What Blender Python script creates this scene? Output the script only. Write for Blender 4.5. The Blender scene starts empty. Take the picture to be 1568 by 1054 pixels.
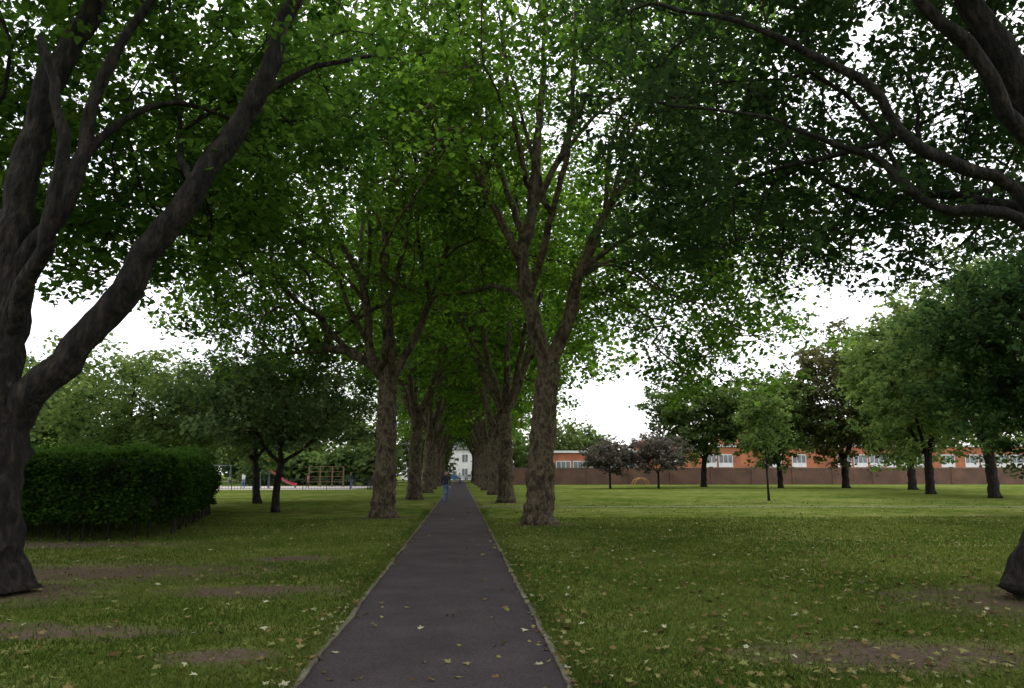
import bpy, math, random
import numpy as np
from mathutils import Vector, noise
random.seed(5)
RNG = np.random.default_rng(11)
scene = bpy.context.scene
scene.view_settings.view_transform = 'Standard'
scene.view_settings.look = 'None'
scene.view_settings.exposure = 0
COL = scene.collection

# ---------------------------------------------------------------- helpers
def link(o, parent=None):
    COL.objects.link(o)
    if parent is not None:
        o.parent = parent
    return o

def empty(name, loc=(0, 0, 0), rot=0):
    e = bpy.data.objects.new(name, None)
    e.location = loc
    e.rotation_euler = (0, 0, rot)
    e.empty_display_size = 0.3
    return link(e)

def mesh_np(name, V, faces_flat, counts, mats, midx=None, smooth=False, rnd=None):
    me = bpy.data.meshes.new(name)
    V = np.asarray(V, dtype=np.float32)
    faces_flat = np.asarray(faces_flat, dtype=np.int32)
    counts = np.asarray(counts, dtype=np.int32)
    me.vertices.add(len(V)); me.vertices.foreach_set('co', V.ravel())
    me.loops.add(len(faces_flat)); me.loops.foreach_set('vertex_index', faces_flat)
    me.polygons.add(len(counts))
    starts = np.zeros(len(counts), dtype=np.int32); starts[1:] = np.cumsum(counts)[:-1]
    me.polygons.foreach_set('loop_start', starts)
    me.polygons.foreach_set('loop_total', counts)
    for m in mats: me.materials.append(m)
    if midx is not None: me.polygons.foreach_set('material_index', np.asarray(midx, dtype=np.int32))
    me.polygons.foreach_set('use_smooth', np.full(len(counts), smooth))
    if rnd is not None:
        a = me.attributes.new('rnd', 'FLOAT', 'FACE')
        a.data.foreach_set('value', np.asarray(rnd, dtype=np.float32))
    me.update(calc_edges=True)
    me.validate()
    return me

class Geo:
    def __init__(self): self.V = []; self.F = []; self.C = []; self.M = []; self.n = 0
    def add(self, V, faces, mat=0):
        V = np.asarray(V, dtype=float)
        for f in faces:
            self.F.extend([i + self.n for i in f]); self.C.append(len(f)); self.M.append(mat)
        self.V.append(V); self.n += len(V)
    def tube(self, pts, rad, sides=8, mat=0, lump=0.0, flare=False, cap=True):
        pts = np.asarray(pts, dtype=float); n = len(pts)
        if n < 2: return
        T = np.gradient(pts, axis=0); T /= (np.linalg.norm(T, axis=1)[:, None] + 1e-9)
        ref = np.array([1.0, 0, 0]) if abs(T[0][0]) < 0.8 else np.array([0, 1.0, 0])
        N = ref - T[0] * ref.dot(T[0]); N /= np.linalg.norm(N)
        ang = np.arange(sides) * 2 * math.pi / sides
        out = []
        for i in range(n):
            N = N - T[i] * N.dot(T[i]); N /= (np.linalg.norm(N) + 1e-9)
            B = np.cross(T[i], N)
            r = np.full(sides, rad[i])
            ring = np.outer(np.cos(ang), N) + np.outer(np.sin(ang), B)
            if lump > 0:
                for k in range(sides):
                    q = pts[i] + ring[k] * rad[i]
                    nz = noise.noise(Vector(q * 1.6)) * lump + noise.noise(Vector(q * 4.5)) * lump * 0.9 + noise.noise(Vector(q * 11)) * lump * 0.45
                    r[k] *= 1 + nz
            if flare:
                z = pts[i][2] - pts[0][2]
                r *= 1 + math.exp(-max(z, 0) / 0.3) * (0.25 + 0.14 * np.sin(ang * 5 + pts[0][0] * 3) + 0.07 * np.sin(ang * 3 + 1))
            out.append(pts[i] + ring * r[:, None])
        faces = []
        for i in range(n - 1):
            a = i * sides; b = a + sides
            for k in range(sides):
                k2 = (k + 1) % sides
                faces.append((a + k, a + k2, b + k2, b + k))
        if cap:
            faces.append(tuple(range((n - 1) * sides, n * sides)))
            faces.append(tuple(reversed(range(sides))))
        self.add(np.vstack(out), faces, mat)
    def box(self, x0, y0, z0, x1, y1, z1, mat=0):
        V = [(x0, y0, z0), (x1, y0, z0), (x1, y1, z0), (x0, y1, z0), (x0, y0, z1), (x1, y0, z1), (x1, y1, z1), (x0, y1, z1)]
        F = [(0, 3, 2, 1), (4, 5, 6, 7), (0, 1, 5, 4), (1, 2, 6, 5), (2, 3, 7, 6), (3, 0, 4, 7)]
        self.add(V, F, mat)
    def mesh(self, name, mats, smooth=False):
        return mesh_np(name, np.vstack(self.V), self.F, self.C, mats, self.M, smooth)

# ---------------------------------------------------------------- materials
def new_mat(name):
    m = bpy.data.materials.new(name); m.use_nodes = True
    nt = m.node_tree; nt.nodes.clear()
    out = nt.nodes.new('ShaderNodeOutputMaterial')
    return m, nt, out

def N(nt, t, **kw):
    n = nt.nodes.new(t)
    for k, v in kw.items():
        if k == 'inp':
            for a, b in v.items(): n.inputs[a].default_value = b
        else: setattr(n, k, v)
    return n

def ramp(nt, stops):
    r = nt.nodes.new('ShaderNodeValToRGB')
    cr = r.color_ramp
    while len(cr.elements) < len(stops): cr.elements.new(0.5)
    for e, (p, c) in zip(cr.elements, stops):
        e.position = p; e.color = (c[0], c[1], c[2], 1)
    return r

def noisy_mat(name, stops, scale=4, detail=6, rough=0.85, bump=0.3, bscale=None, stretch=(1, 1, 1), spec=0.3, metallic=0, dist=0.01, bdetail=5):
    m, nt, out = new_mat(name)
    tc = N(nt, 'ShaderNodeTexCoord'); mp = N(nt, 'ShaderNodeMapping'); mp.inputs['Scale'].default_value = stretch
    nt.links.new(tc.outputs['Object'], mp.inputs['Vector'])
    no = N(nt, 'ShaderNodeTexNoise', inp={'Scale': scale, 'Detail': detail, 'Roughness': 0.6})
    nt.links.new(mp.outputs['Vector'], no.inputs['Vector'])
    r = ramp(nt, stops); nt.links.new(no.outputs['Fac'], r.inputs['Fac'])
    b = N(nt, 'ShaderNodeBsdfPrincipled', inp={'Roughness': rough, 'Specular IOR Level': spec, 'Metallic': metallic})
    nt.links.new(r.outputs['Color'], b.inputs['Base Color'])
    if bump > 0:
        n2 = N(nt, 'ShaderNodeTexNoise', inp={'Scale': bscale or scale * 4, 'Detail': bdetail})
        nt.links.new(mp.outputs['Vector'], n2.inputs['Vector'])
        bp = N(nt, 'ShaderNodeBump', inp={'Strength': bump, 'Distance': dist})
        nt.links.new(n2.outputs['Fac'], bp.inputs['Height']); nt.links.new(bp.outputs['Normal'], b.inputs['Normal'])
    nt.links.new(b.outputs['BSDF'], out.inputs['Surface'])
    return m

def leaf_mat(name, dark, light, trans_gain=2.2, tfac=0.45, rough=0.5):
    m, nt, out = new_mat(name)
    at = N(nt, 'ShaderNodeAttribute', attribute_name='rnd')
    r = ramp(nt, [(0.1, dark), (0.9, light)])
    nt.links.new(at.outputs['Fac'], r.inputs['Fac'])
    b = N(nt, 'ShaderNodeBsdfDiffuse')
    nt.links.new(r.outputs['Color'], b.inputs['Color'])
    mul = N(nt, 'ShaderNodeMix', data_type='RGBA', blend_type='MULTIPLY')
    mul.inputs[0].default_value = 1.0
    nt.links.new(r.outputs['Color'], mul.inputs[6])
    mul.inputs[7].default_value = (trans_gain * 1.05, trans_gain * 1.03, trans_gain * 0.7, 1)
    t = N(nt, 'ShaderNodeBsdfTranslucent')
    nt.links.new(mul.outputs[2], t.inputs['Color'])
    mx = N(nt, 'ShaderNodeMixShader', inp={0: tfac})
    nt.links.new(b.outputs['BSDF'], mx.inputs[1]); nt.links.new(t.outputs['BSDF'], mx.inputs[2])
    nt.links.new(mx.outputs['Shader'], out.inputs['Surface'])
    return m

M_bark = noisy_mat('plane_bark', [(0.34, (0.014, 0.010, 0.006)), (0.45, (0.05, 0.035, 0.02)), (0.53, (0.12, 0.092, 0.054)), (0.58, (0.032, 0.023, 0.015)), (0.68, (0.09, 0.068, 0.04))], scale=3.6, detail=9, bump=1.0, bscale=8, stretch=(1, 1, 0.55), dist=0.14, bdetail=8)
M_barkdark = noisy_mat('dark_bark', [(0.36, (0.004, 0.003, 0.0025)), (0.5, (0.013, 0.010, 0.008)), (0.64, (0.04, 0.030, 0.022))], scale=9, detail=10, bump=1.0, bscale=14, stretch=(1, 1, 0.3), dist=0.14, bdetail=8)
M_leaf_near = leaf_mat('leaf_near', (0.018, 0.046, 0.009), (0.064, 0.125, 0.022), 2.5, 0.47)
M_leaf_nearR = leaf_mat('leaf_near_bluish', (0.017, 0.038, 0.015), (0.045, 0.083, 0.032), 1.8, 0.42)
M_leaf_plane = leaf_mat('leaf_plane', (0.022, 0.055, 0.009), (0.092, 0.17, 0.024), 2.8, 0.5)
M_leaf_far = leaf_mat('leaf_far', (0.05, 0.085, 0.03), (0.12, 0.17, 0.058), 1.8, 0.4)
M_leaf_grey = leaf_mat('leaf_greygreen', (0.06, 0.10, 0.042), (0.15, 0.21, 0.09), 1.7, 0.4)
M_leaf_light = leaf_mat('leaf_light', (0.075, 0.125, 0.038), (0.17, 0.235, 0.082), 1.8, 0.4)
M_leaf_brown = leaf_mat('leaf_brown', (0.07, 0.072, 0.036), (0.15, 0.15, 0.07), 1.5, 0.35)
M_leaf_purple = leaf_mat('leaf_purple', (0.085, 0.075, 0.07), (0.18, 0.16, 0.15), 1.3, 0.3)
M_leaf_hedge = leaf_mat('leaf_hedge', (0.010, 0.025, 0.006), (0.045, 0.095, 0.018), 1.9, 0.35)
M_blade = leaf_mat('grass_blade', (0.045, 0.075, 0.014), (0.135, 0.165, 0.042), 1.3, 0.3)

# ---------------------------------------------------------------- leaves
T_QUAD = np.array([(0, 0, 0), (0.42, 0.45, 0.1), (0, 1, -0.08), (-0.42, 0.45, 0.1)])
T_LOBE = np.array([(0, 0, 0), (0.45, 0.12, 0.05), (0.3, 0.38, 0.03), (0.58, 0.68, 0.1), (0.2, 0.64, 0.02), (0, 1.05, -0.1),
                   (-0.2, 0.64, 0.02), (-0.58, 0.68, 0.1), (-0.3, 0.38, 0.03), (-0.45, 0.12, 0.05)])
T_HEX = np.array([(0, 0, 0), (0.5, 0.2, 0.06), (0.34, 0.66, 0.04), (0, 1.1, -0.1), (-0.34, 0.66, 0.04), (-0.5, 0.2, 0.06)])

def leaves_mesh(name, pos, size, mat, rnd, tmpl=T_QUAD, droop=-0.45, upj=0.55, rng=RNG):
    n = len(pos)
    a = rng.uniform(0, 2 * math.pi, n)
    t = np.stack([np.cos(a), np.sin(a), droop + rng.normal(0, 0.4, n)], 1)
    t /= np.linalg.norm(t, axis=1)[:, None]
    up = np.stack([rng.normal(0, upj, n), rng.normal(0, upj, n), np.ones(n)], 1)
    b = np.cross(t, up); b /= (np.linalg.norm(b, axis=1)[:, None] + 1e-9)
    nn = np.cross(b, t)
    s = size * rng.uniform(0.6, 1.3, n)
    k = len(tmpl)
    V = pos[:, None, :] + s[:, None, None] * (tmpl[None, :, 0:1] * b[:, None, :] + tmpl[None, :, 1:2] * t[:, None, :] + tmpl[None, :, 2:3] * nn[:, None, :])
    return mesh_np(name, V.reshape(-1, 3), np.arange(n * k), np.full(n, k), [mat], rnd=np.clip(rnd, 0, 1))

# ---------------------------------------------------------------- tree skeleton
def catmull(pts, step):
    P = np.asarray(pts, dtype=float)
    P = np.vstack([2 * P[0] - P[1], P, 2 * P[-1] - P[-2]])
    out = []
    for i in range(1, len(P) - 2):
        L = np.linalg.norm(P[i + 1] - P[i]); m = max(1, int(L / step))
        for j in range(m):
            t = j / m
            out.append(0.5 * ((2 * P[i]) + (-P[i - 1] + P[i + 1]) * t + (2 * P[i - 1] - 5 * P[i] + 4 * P[i + 1] - P[i + 2]) * t * t + (-P[i - 1] + 3 * P[i] - 3 * P[i + 1] + P[i + 2]) * t ** 3))
    out.append(P[-2])
    return np.array(out)

class Skel:
    def __init__(self, maxn=30000):
        self.P = np.zeros((maxn, 3)); self.D = np.zeros((maxn, 3)); self.par = np.full(maxn, -1, int)
        self.r = np.zeros(maxn); self.tr = np.zeros(maxn, bool); self.n = 0
    def node(self, p, par, r=0.0, trunk=False):
        i = self.n; self.P[i] = p; self.par[i] = par; self.r[i] = r; self.tr[i] = trunk
        if par >= 0:
            d = self.P[i] - self.P[par]; self.D[i] = d / (np.linalg.norm(d) + 1e-9)
        else: self.D[i] = (0, 0, 1)
        self.n += 1; return i
    def limb(self, pts, r0, r1, step=0.35, trunk=False, wob=0.05, pw=1.0):
        S = catmull(pts, step)
        if self.n == 0: par = -1; start = 0
        else:
            par = int(np.argmin(np.linalg.norm(self.P[:self.n] - S[0], axis=1))); start = 1
        m = len(S)
        for j in range(start, m):
            w = noise.noise_vector(Vector(S[j] * 0.9)) * wob * 2 + noise.noise_vector(Vector(S[j] * 2.5)) * wob if not trunk else Vector((0, 0, 0))
            f = (j / (m - 1)) ** pw
            par = self.node(S[j] + np.array(w), par, r0 + (r1 - r0) * f, trunk)
    def target(self, p, seg, rng):
        n = self.n
        d = p - self.P[:n]; L = np.linalg.norm(d, axis=1) + 1e-6
        dot = (d * self.D[:n]).sum(1) / L
        cost = L * (1.55 - 0.65 * dot); cost[self.tr[:n]] += 1e6
        i = int(np.argmin(cost)); L = L[i]
        if L < 0.05: return
        u = d[i] / L
        p0 = self.P[i].copy()
        p1 = p0 + (self.D[i] * 0.55 + u * 0.45 + np.array([0, 0, 0.12])) * L * 0.5
        m = max(1, int(L / seg)); par = i
        for j in range(1, m + 1):
            t = j / m
            q = (1 - t) ** 2 * p0 + 2 * t * (1 - t) * p1 + t * t * p
            if j < m: q = q + rng.normal(0, 0.08 * seg, 3)
            par = self.node(q, par)
    def finish(self, rtip=0.012, k=2.1):
        n = self.n; A = np.zeros(n); has = np.zeros(n, bool)
        for i in range(n - 1, -1, -1):
            if not has[i]: A[i] += rtip ** k
            p = self.par[i]
            if p >= 0: A[p] += A[i]; has[p] = True
        R = A ** (1 / k)
        R = np.where(self.r[:n] > 0, self.r[:n], R)
        for i in range(n):
            p = self.par[i]
            if p >= 0: R[i] = min(R[i], R[p] * 0.995)
        self.R = R
        return R
    def build(self, geo, lump=0.13):
        n = self.n; kids = [[] for _ in range(n)]
        for i in range(n):
            if self.par[i] >= 0: kids[self.par[i]].append(i)
        stack = [(0, -1)]
        while stack:
            i, p = stack.pop()
            ch = [i]; cur = i
            while kids[cur]:
                ks = sorted(kids[cur], key=lambda c: -self.R[c])
                for c in ks[1:]: stack.append((c, cur))
                cur = ks[0]; ch.append(cur)
            pts = [self.P[c] for c in ch]; rad = [self.R[c] for c in ch]
            if p >= 0:
                pts = [self.P[p]] + pts; rad = [min(self.R[p] * 0.9, rad[0] * 1.25)] + rad
            r0 = rad[0]
            sides = 32 if r0 > 0.3 else 18 if r0 > 0.12 else 7 if r0 > 0.035 else 4
            if len(pts) >= 2:
                geo.tube(pts, rad, sides, lump=lump * (1.8 if p < 0 else 1.3) if r0 > 0.1 else 0, flare=(p < 0))

def crown_pts(center, radii, n, zmin, seed, hollow=0.35, dmin=0.9, keep=None, bump=0.35):
    rng = np.random.default_rng(seed); out = []
    c = np.array(center, float); R = np.array(radii, float); tries = 0
    arr = np.zeros((n, 3))
    off = Vector(rng.uniform(-50, 50, 3))
    while len(out) < n and tries < n * 40:
        tries += 1
        d = rng.normal(size=3); d /= np.linalg.norm(d)
        u = (hollow ** 3 + (1 - hollow ** 3) * rng.random()) ** (1 / 3)
        f = 0.85 + bump * noise.noise(Vector(d * 1.8) + off)
        p = c + d * R * u * f
        if p[2] < zmin: continue
        if keep is not None and not keep(p): continue
        m = len(out)
        if m and np.min(np.linalg.norm((arr[:m] - p), axis=1)) < dmin: continue
        arr[m] = p; out.append(p)
    return arr[:len(out)]

def tree_meshes(name, limbs, targets, bark, leafm, leaf_size, per, sig, seed, tmpl=T_QUAD, seg=0.55, rtip=0.012, flat=0.6, twigs=4, k=2.1, droop=-0.45, tight=.36):
    rng = np.random.default_rng(seed)
    sk = Skel()
    for l in limbs: sk.limb(**l)
    fork = sk.P[sk.tr[:sk.n].nonzero()[0][-1]] if sk.tr[:sk.n].any() else sk.P[0]
    order = np.argsort(np.linalg.norm(targets - fork, axis=1))
    T = targets[order]
    for p in T: sk.target(p, seg, rng)
    sk.finish(rtip, k)
    g = Geo(); sk.build(g)
    ends = []
    for p in T:
        for _ in range(twigs):
            e = p + rng.normal(size=3) * sig * np.array([1, 1, flat])
            mid = (p + e) / 2 + rng.normal(size=3) * 0.08
            g.tube([p, mid, e], [rtip * 0.8, rtip * 0.6, rtip * 0.3], 3, cap=False)
            ends.append(e)
    tm = g.mesh(name + '_limbs', [bark], smooth=True)
    E = np.array(ends)
    cnt = np.maximum(3, (per / twigs * rng.uniform(.4, 1.6, len(E)))).astype(int)
    base = np.repeat(E, cnt, axis=0)
    lp = base + rng.normal(size=base.shape) * sig * tight * np.array([1, 1, 0.7])
    cl = np.repeat(rng.normal(0, 0.22, len(E)), cnt)
    rnd = 0.5 + cl + rng.normal(0, 0.15, len(lp))
    lm = leaves_mesh(name + '_leaves', lp, leaf_size, leafm, rnd, tmpl, rng=rng, droop=droop)
    return tm, lm

def place_tree(name, meshes, loc, rot=0, scale=1.0, sz=None):
    e = empty(name, loc, rot); e.scale = (scale, scale, sz or scale)
    for m, nm in zip(meshes, ('trunk_and_limbs', 'foliage')):
        link(bpy.data.objects.new(nm, m), e)
    return e

def loc_pts(pts, base): return [tuple(np.array(p) - np.array([base[0], base[1], 0])) for p in pts]

def far_enough(base, dmin):
    b = np.array([base[0], base[1], 0])
    return lambda p: np.linalg.norm(p + b - np.array([0, 0, 1.6])) > dmin

# ---- near left plane tree
B = (-6.15, 11.3)
def L(pts, **kw): return dict(pts=loc_pts(pts, B), **kw)
limbs = [
    L([(-6.3, 11.3, 0), (-6.42, 11.35, 1.2), (-6.5, 11.45, 2.4)], r0=0.42, r1=0.40, step=0.1, trunk=True),
    L([(-6.5, 11.45, 2.4), (-6.5, 11.5, 4.1), (-6.6, 11.6, 6.1), (-6.3, 11.7, 7.7), (-5.9, 11.9, 9.2), (-5.8, 12.2, 12)], r0=0.28, r1=0.09, step=.15),
    L([(-6.4, 11.45, 2.1), (-5.95, 11.35, 2.75), (-5.62, 11.35, 3.15), (-5.12, 11.3, 3.8), (-4.67, 11.3, 4.64), (-4.02, 11.3, 5.64), (-3.51, 11.4, 6.66), (-3.08, 11.5, 7.7), (-2.79, 11.6, 8.8), (-2.1, 11.9, 11.5)], r0=0.225, r1=0.07, pw=1.4, step=.13),
    L([(-6.5, 11.5, 4.3), (-6.1, 11.4, 5.0), (-5.67, 11.3, 5.7), (-5.5, 11.3, 7.1), (-5.1, 11.2, 8.2), (-4.4, 11.2, 9.4)], r0=0.15, r1=0.05, step=.2),
    L([(-6.5, 11.5, 3.3), (-6.15, 11.1, 4.2), (-5.75, 10.8, 4.9), (-5.55, 10.6, 6.2), (-5.9, 10.5, 7.6)], r0=0.15, r1=0.05, step=.2),
    L([(-6.5, 11.5, 3.6), (-7.3, 11.3, 4.6), (-7.9, 11.2, 6.2), (-8.6, 11.2, 8.4)], r0=0.18, r1=0.06),
    L([(-5.6, 11.3, 6.2), (-5.2, 11.6, 7.0), (-4.6, 12.0, 7.5), (-3.9, 12.4, 7.4)], r0=0.07, r1=0.03),
    L([(-3.9, 11.3, 5.8), (-4.6, 12.4, 6.7), (-4.9, 13.2, 8)], r0=0.07, r1=0.035),
    L([(-3.3, 11.4, 7.2), (-2.4, 11.8, 8.0), (-1.4, 12.2, 8.5)], r0=0.06, r1=0.03),
]
def keepL(p):
    if not far_enough((-6.15, 11.3), 9.3)(p): return False
    if p[1] < 1.0 and p[2] < 9.0 and p[0] < 3.6: return False
    if p[0] > 3.0 and p[2] < 7.5: return False
    return p[2] > 4.85 + .14 * p[1] + .25 * max(0, p[0])
tg = crown_pts((-0.6, 3.2, 8.9), (6.0, 5.4, 5.6), 320, 3.6, 3, hollow=0.3, dmin=0.8, keep=keepL)
place_tree('added_shade_tree', tree_meshes('near_left', limbs, tg, M_barkdark, M_leaf_near, 0.125, 150, 0.58, 21, T_HEX, twigs=5, tight=.33), (B[0], B[1], 0))

# ---- near right tree
B = (7.45, 9.87)
limbs = [
    L([(7.45, 9.87, 0), (7.85, 9.9, 1.2), (8.4, 9.95, 3.0), (8.6, 10, 4.6)], r0=0.42, r1=0.34, step=0.1, trunk=True),
    L([(8.6, 10, 4.6), (8.35, 10.1, 6.2), (7.95, 10.2, 7.6), (7.5, 10.4, 9), (7.2, 10.8, 12)], r0=0.27, r1=0.08, step=.15),
    L([(8.6, 10, 4.5), (7.7, 10, 5.6), (6.99, 9.95, 5.85), (6.29, 9.9, 6.2), (5.7, 9.9, 7.0), (4.9, 10, 7.5), (4.1, 10.2, 8.0), (2.8, 10.8, 8.7)], r0=0.115, r1=0.025, step=.2),
    L([(8.6, 10, 4.3), (7.65, 9.9, 5.1), (6.65, 10.1, 5.28), (5.9, 10.3, 6.1), (5.3, 10.4, 6.35), (4.3, 10.8, 6.9)], r0=0.1, r1=0.025, step=.2),
    L([(8.45, 10, 5.6), (7.75, 9.9, 6.7), (7.15, 9.9, 7.7), (6.6, 10, 8.4), (5.8, 10.3, 10)], r0=0.14, r1=0.05, step=.2),
    L([(8.6, 10, 4.6), (8.6, 11, 5.6), (8.3, 12.6, 6.4), (7.9, 14.5, 7)], r0=0.15, r1=0.05),
    L([(6.2, 9.9, 6.3), (5.6, 11, 6.4), (4.9, 12.4, 6.6), (4.4, 13.6, 6.5)], r0=0.05, r1=0.025),
]
def keepR(p):
    if not far_enough((7.45, 9.87), 9.2)(p): return False
    if p[1] < .9 and p[2] < 8.6: return False
    if p[0] < -4.2 and p[2] < 8: return False
    return p[2] > 5.0 + 0.10 * max(0, -p[0]) + .1 * p[1]
tg = crown_pts((0.0, 3.3, 8.9), (6.0, 5.6, 5.4), 310, 4.0, 5, hollow=0.3, dmin=0.8, keep=keepR)
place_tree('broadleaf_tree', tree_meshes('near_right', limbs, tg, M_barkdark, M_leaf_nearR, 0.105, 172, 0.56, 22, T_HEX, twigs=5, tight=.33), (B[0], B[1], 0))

# ---- right avenue plane tree (main)
B = (2.5, 25.3)
limbs = [
    L([(2.5, 25.3, 0), (2.62, 25.3, 2.4), (2.85, 25.3, 5.0)], r0=0.46, r1=0.36, step=0.1, trunk=True),
    L([(2.85, 25.3, 5.0), (2.32, 25.2, 6.8), (1.98, 25.2, 8.6), (2.34, 25.3, 10.4), (2.57, 25.4, 13.3), (2.8, 25.5, 16.7), (2.9, 25.8, 19)], r0=0.27, r1=0.05),
    L([(2.85, 25.3, 4.9), (3.5, 25.4, 6.6), (4.08, 25.6, 8.6), (4.9, 25.6, 10.4), (6.15, 25.7, 12.3), (7.9, 26, 13.8), (9, 26, 14.8)], r0=0.24, r1=0.04),
    L([(1.98, 25.2, 8.7), (1.1, 25.1, 10.2), (0.1, 25, 12.1), (-1.6, 25, 14.4), (-2.6, 25, 16)], r0=0.14, r1=0.04),
    L([(2.3, 25.3, 10.3), (3.2, 25.1, 12), (3.9, 25, 13.8), (5, 25, 16), (5.6, 25, 18)], r0=0.13, r1=0.04),
    L([(2.2, 25.2, 7.4), (2.7, 24.2, 9.2), (3.3, 23, 12), (3.4, 22, 15)], r0=0.14, r1=0.04),
    L([(2.1, 25.2, 9.4), (1.5, 26.4, 11.5), (0.9, 27.8, 14.5), (0.8, 28.5, 17)], r0=0.13, r1=0.04),
    L([(4.0, 25.5, 8.4), (5.8, 25.2, 9.6), (7.8, 24.8, 10), (9.6, 24.6, 9.4)], r0=0.1, r1=0.035),
    L([(2.3, 25.3, 11), (1.6, 24.6, 13.5), (1.2, 24, 16.5)], r0=0.11, r1=0.04),
    L([(3.2, 25.1, 12), (4.4, 24.4, 13.4), (6.2, 24, 15)], r0=0.09, r1=0.03),
    L([(4.9, 25.6, 10.5), (5.0, 25, 12.5), (5.8, 24.6, 14.6)], r0=0.1, r1=0.03),
    L([(0.6, 25.1, 11.2), (0.5, 24.6, 13.5), (-0.2, 24.2, 16)], r0=0.08, r1=0.03),
    L([(2.7, 23.8, 9.8), (2.0, 23, 12), (1.2, 22.4, 14.5)], r0=0.09, r1=0.03),
    L([(3.6, 25.4, 7.2), (4.4, 24.4, 9.2), (5.2, 23.2, 11.8), (6.0, 22.6, 14)], r0=0.11, r1=0.03),
    L([(4.0, 25.5, 8.2), (5.2, 26.6, 9.0), (6.6, 27.4, 8.8), (7.8, 27.8, 7.8)], r0=0.09, r1=0.03),
]
def keepA(p):
    if p[1] < 2.5: return p[2] > 13.0 - 0.95 * abs(p[0])
    return p[2] > 9.0 - .6 * abs(p[0])
tg = crown_pts((1.1, 0.2, 12.4), (8.8, 8.8, 9.6), 480, 4.6, 9, hollow=0.5, dmin=1.0, keep=keepA)
sk1 = crown_pts((6.1, 1.5, 8.0), (3.8, 6.0, 4.2), 95, 4.3, 31, hollow=0.2, dmin=1.0, keep=lambda p: p[0] > 3.0)
place_tree('added_shade_tree', tree_meshes('avenue_a', limbs, np.vstack([tg, sk1]), M_bark, M_leaf_plane, 0.19, 104, 0.74, 23, T_QUAD, rtip=0.016), (B[0], B[1], 0))

# ---- left avenue plane tree (main)
B = (-2.83, 29.4)
limbs = [
    L([(-2.83, 29.4, 0), (-2.75, 29.4, 2.4), (-2.75, 29.4, 4.8)], r0=0.42, r1=0.34, step=0.1, trunk=True),
    L([(-2.75, 29.4, 4.8), (-3.45, 29.4, 6.1), (-3.65, 29.4, 8.1), (-4.25, 29.5, 9.7), (-5.3, 29.6, 11.2), (-6.2, 29.8, 14.3)], r0=0.2, r1=0.04),
    L([(-2.75, 29.4, 4.8), (-2.65, 29.2, 6.85), (-2.97, 29.2, 8.9), (-2.8, 29.2, 12.3), (-2.36, 29.2, 15.6), (-2.3, 29.2, 18)], r0=0.2, r1=0.04),
    L([(-2.75, 29.4, 4.7), (-1.95, 29.4, 6.3), (-1.08, 29.4, 8.4), (-.48, 29.4, 10.5), (.77, 29.4, 13), (1.4, 29.4, 15)], r0=0.17, r1=0.04),
    L([(-2.9, 29.3, 5.4), (-2.7, 28.4, 7.6), (-2.0, 27.2, 10), (-1.6, 26, 13.5)], r0=0.13, r1=0.04),
    L([(-3.5, 29.4, 7), (-4.0, 30.4, 9.6), (-4.2, 32, 13), (-4, 33, 16)], r0=0.13, r1=0.04),
    L([(-3.7, 29.4, 8.3), (-3.5, 29, 10.5), (-3.9, 28.4, 14)], r0=0.1, r1=0.035),
    L([(-3.6, 29.4, 8.0), (-5.2, 29.0, 9.6), (-7.0, 28.6, 10.6)], r0=0.08, r1=0.03),
    L([(-1.2, 29.4, 8.0), (-1.7, 28.4, 10.5), (-1.2, 27.6, 13)], r0=0.09, r1=0.03),
    L([(-3.5, 29.4, 6.4), (-4.6, 28.4, 8.6), (-5.2, 27.4, 11.5)], r0=0.1, r1=0.03),
]
tg = crown_pts((-1.5, 0.2, 12.0), (8.0, 9, 9.2), 460, 4.3, 10, hollow=0.5, dmin=1.0, keep=keepA)
sk2 = crown_pts((-5.2, 2.0, 8.2), (3.4, 6.0, 3.8), 60, 4.6, 32, hollow=0.2, dmin=1.0, keep=lambda p: p[0] < -2.6)
place_tree('added_shade_tree', tree_meshes('avenue_b', limbs, np.vstack([tg, sk2]), M_bark, M_leaf_plane, 0.20, 100, 0.74, 24, T_QUAD, rtip=0.016), (B[0], B[1], 0))

# ---- generic trees
def auto_limbs(h, fz, r, ns, spread, seed, lean=0.0):
    rg = np.random.default_rng(seed)
    jx, jy = rg.uniform(-.2, .2, 2)
    f = (jx + lean, jy, fz)
    out = [dict(pts=[(0, 0, 0), (jx * .3, jy * .6, fz * .5), f], r0=r, r1=r * .8, step=0.2, trunk=True)]
    a0 = rg.uniform(0, 6.28)
    for i in range(ns):
        a = a0 + i * 6.283 / ns + rg.uniform(-.4, .4); s = spread * rg.uniform(.6, 1.1)
        c, d = math.cos(a), math.sin(a); H = (h - fz) * rg.uniform(.8, 1)
        pts = [f, (f[0] + c * s * .3, f[1] + d * s * .3, fz + H * .2), (f[0] + c * s * .5, f[1] + d * s * .5, fz + H * .45), (f[0] + c * s * .85, f[1] + d * s * .85, fz + H * .8)]
        out.append(dict(pts=pts, r0=r * rg.uniform(.42, .6), r1=r * .12))
    return out

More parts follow.
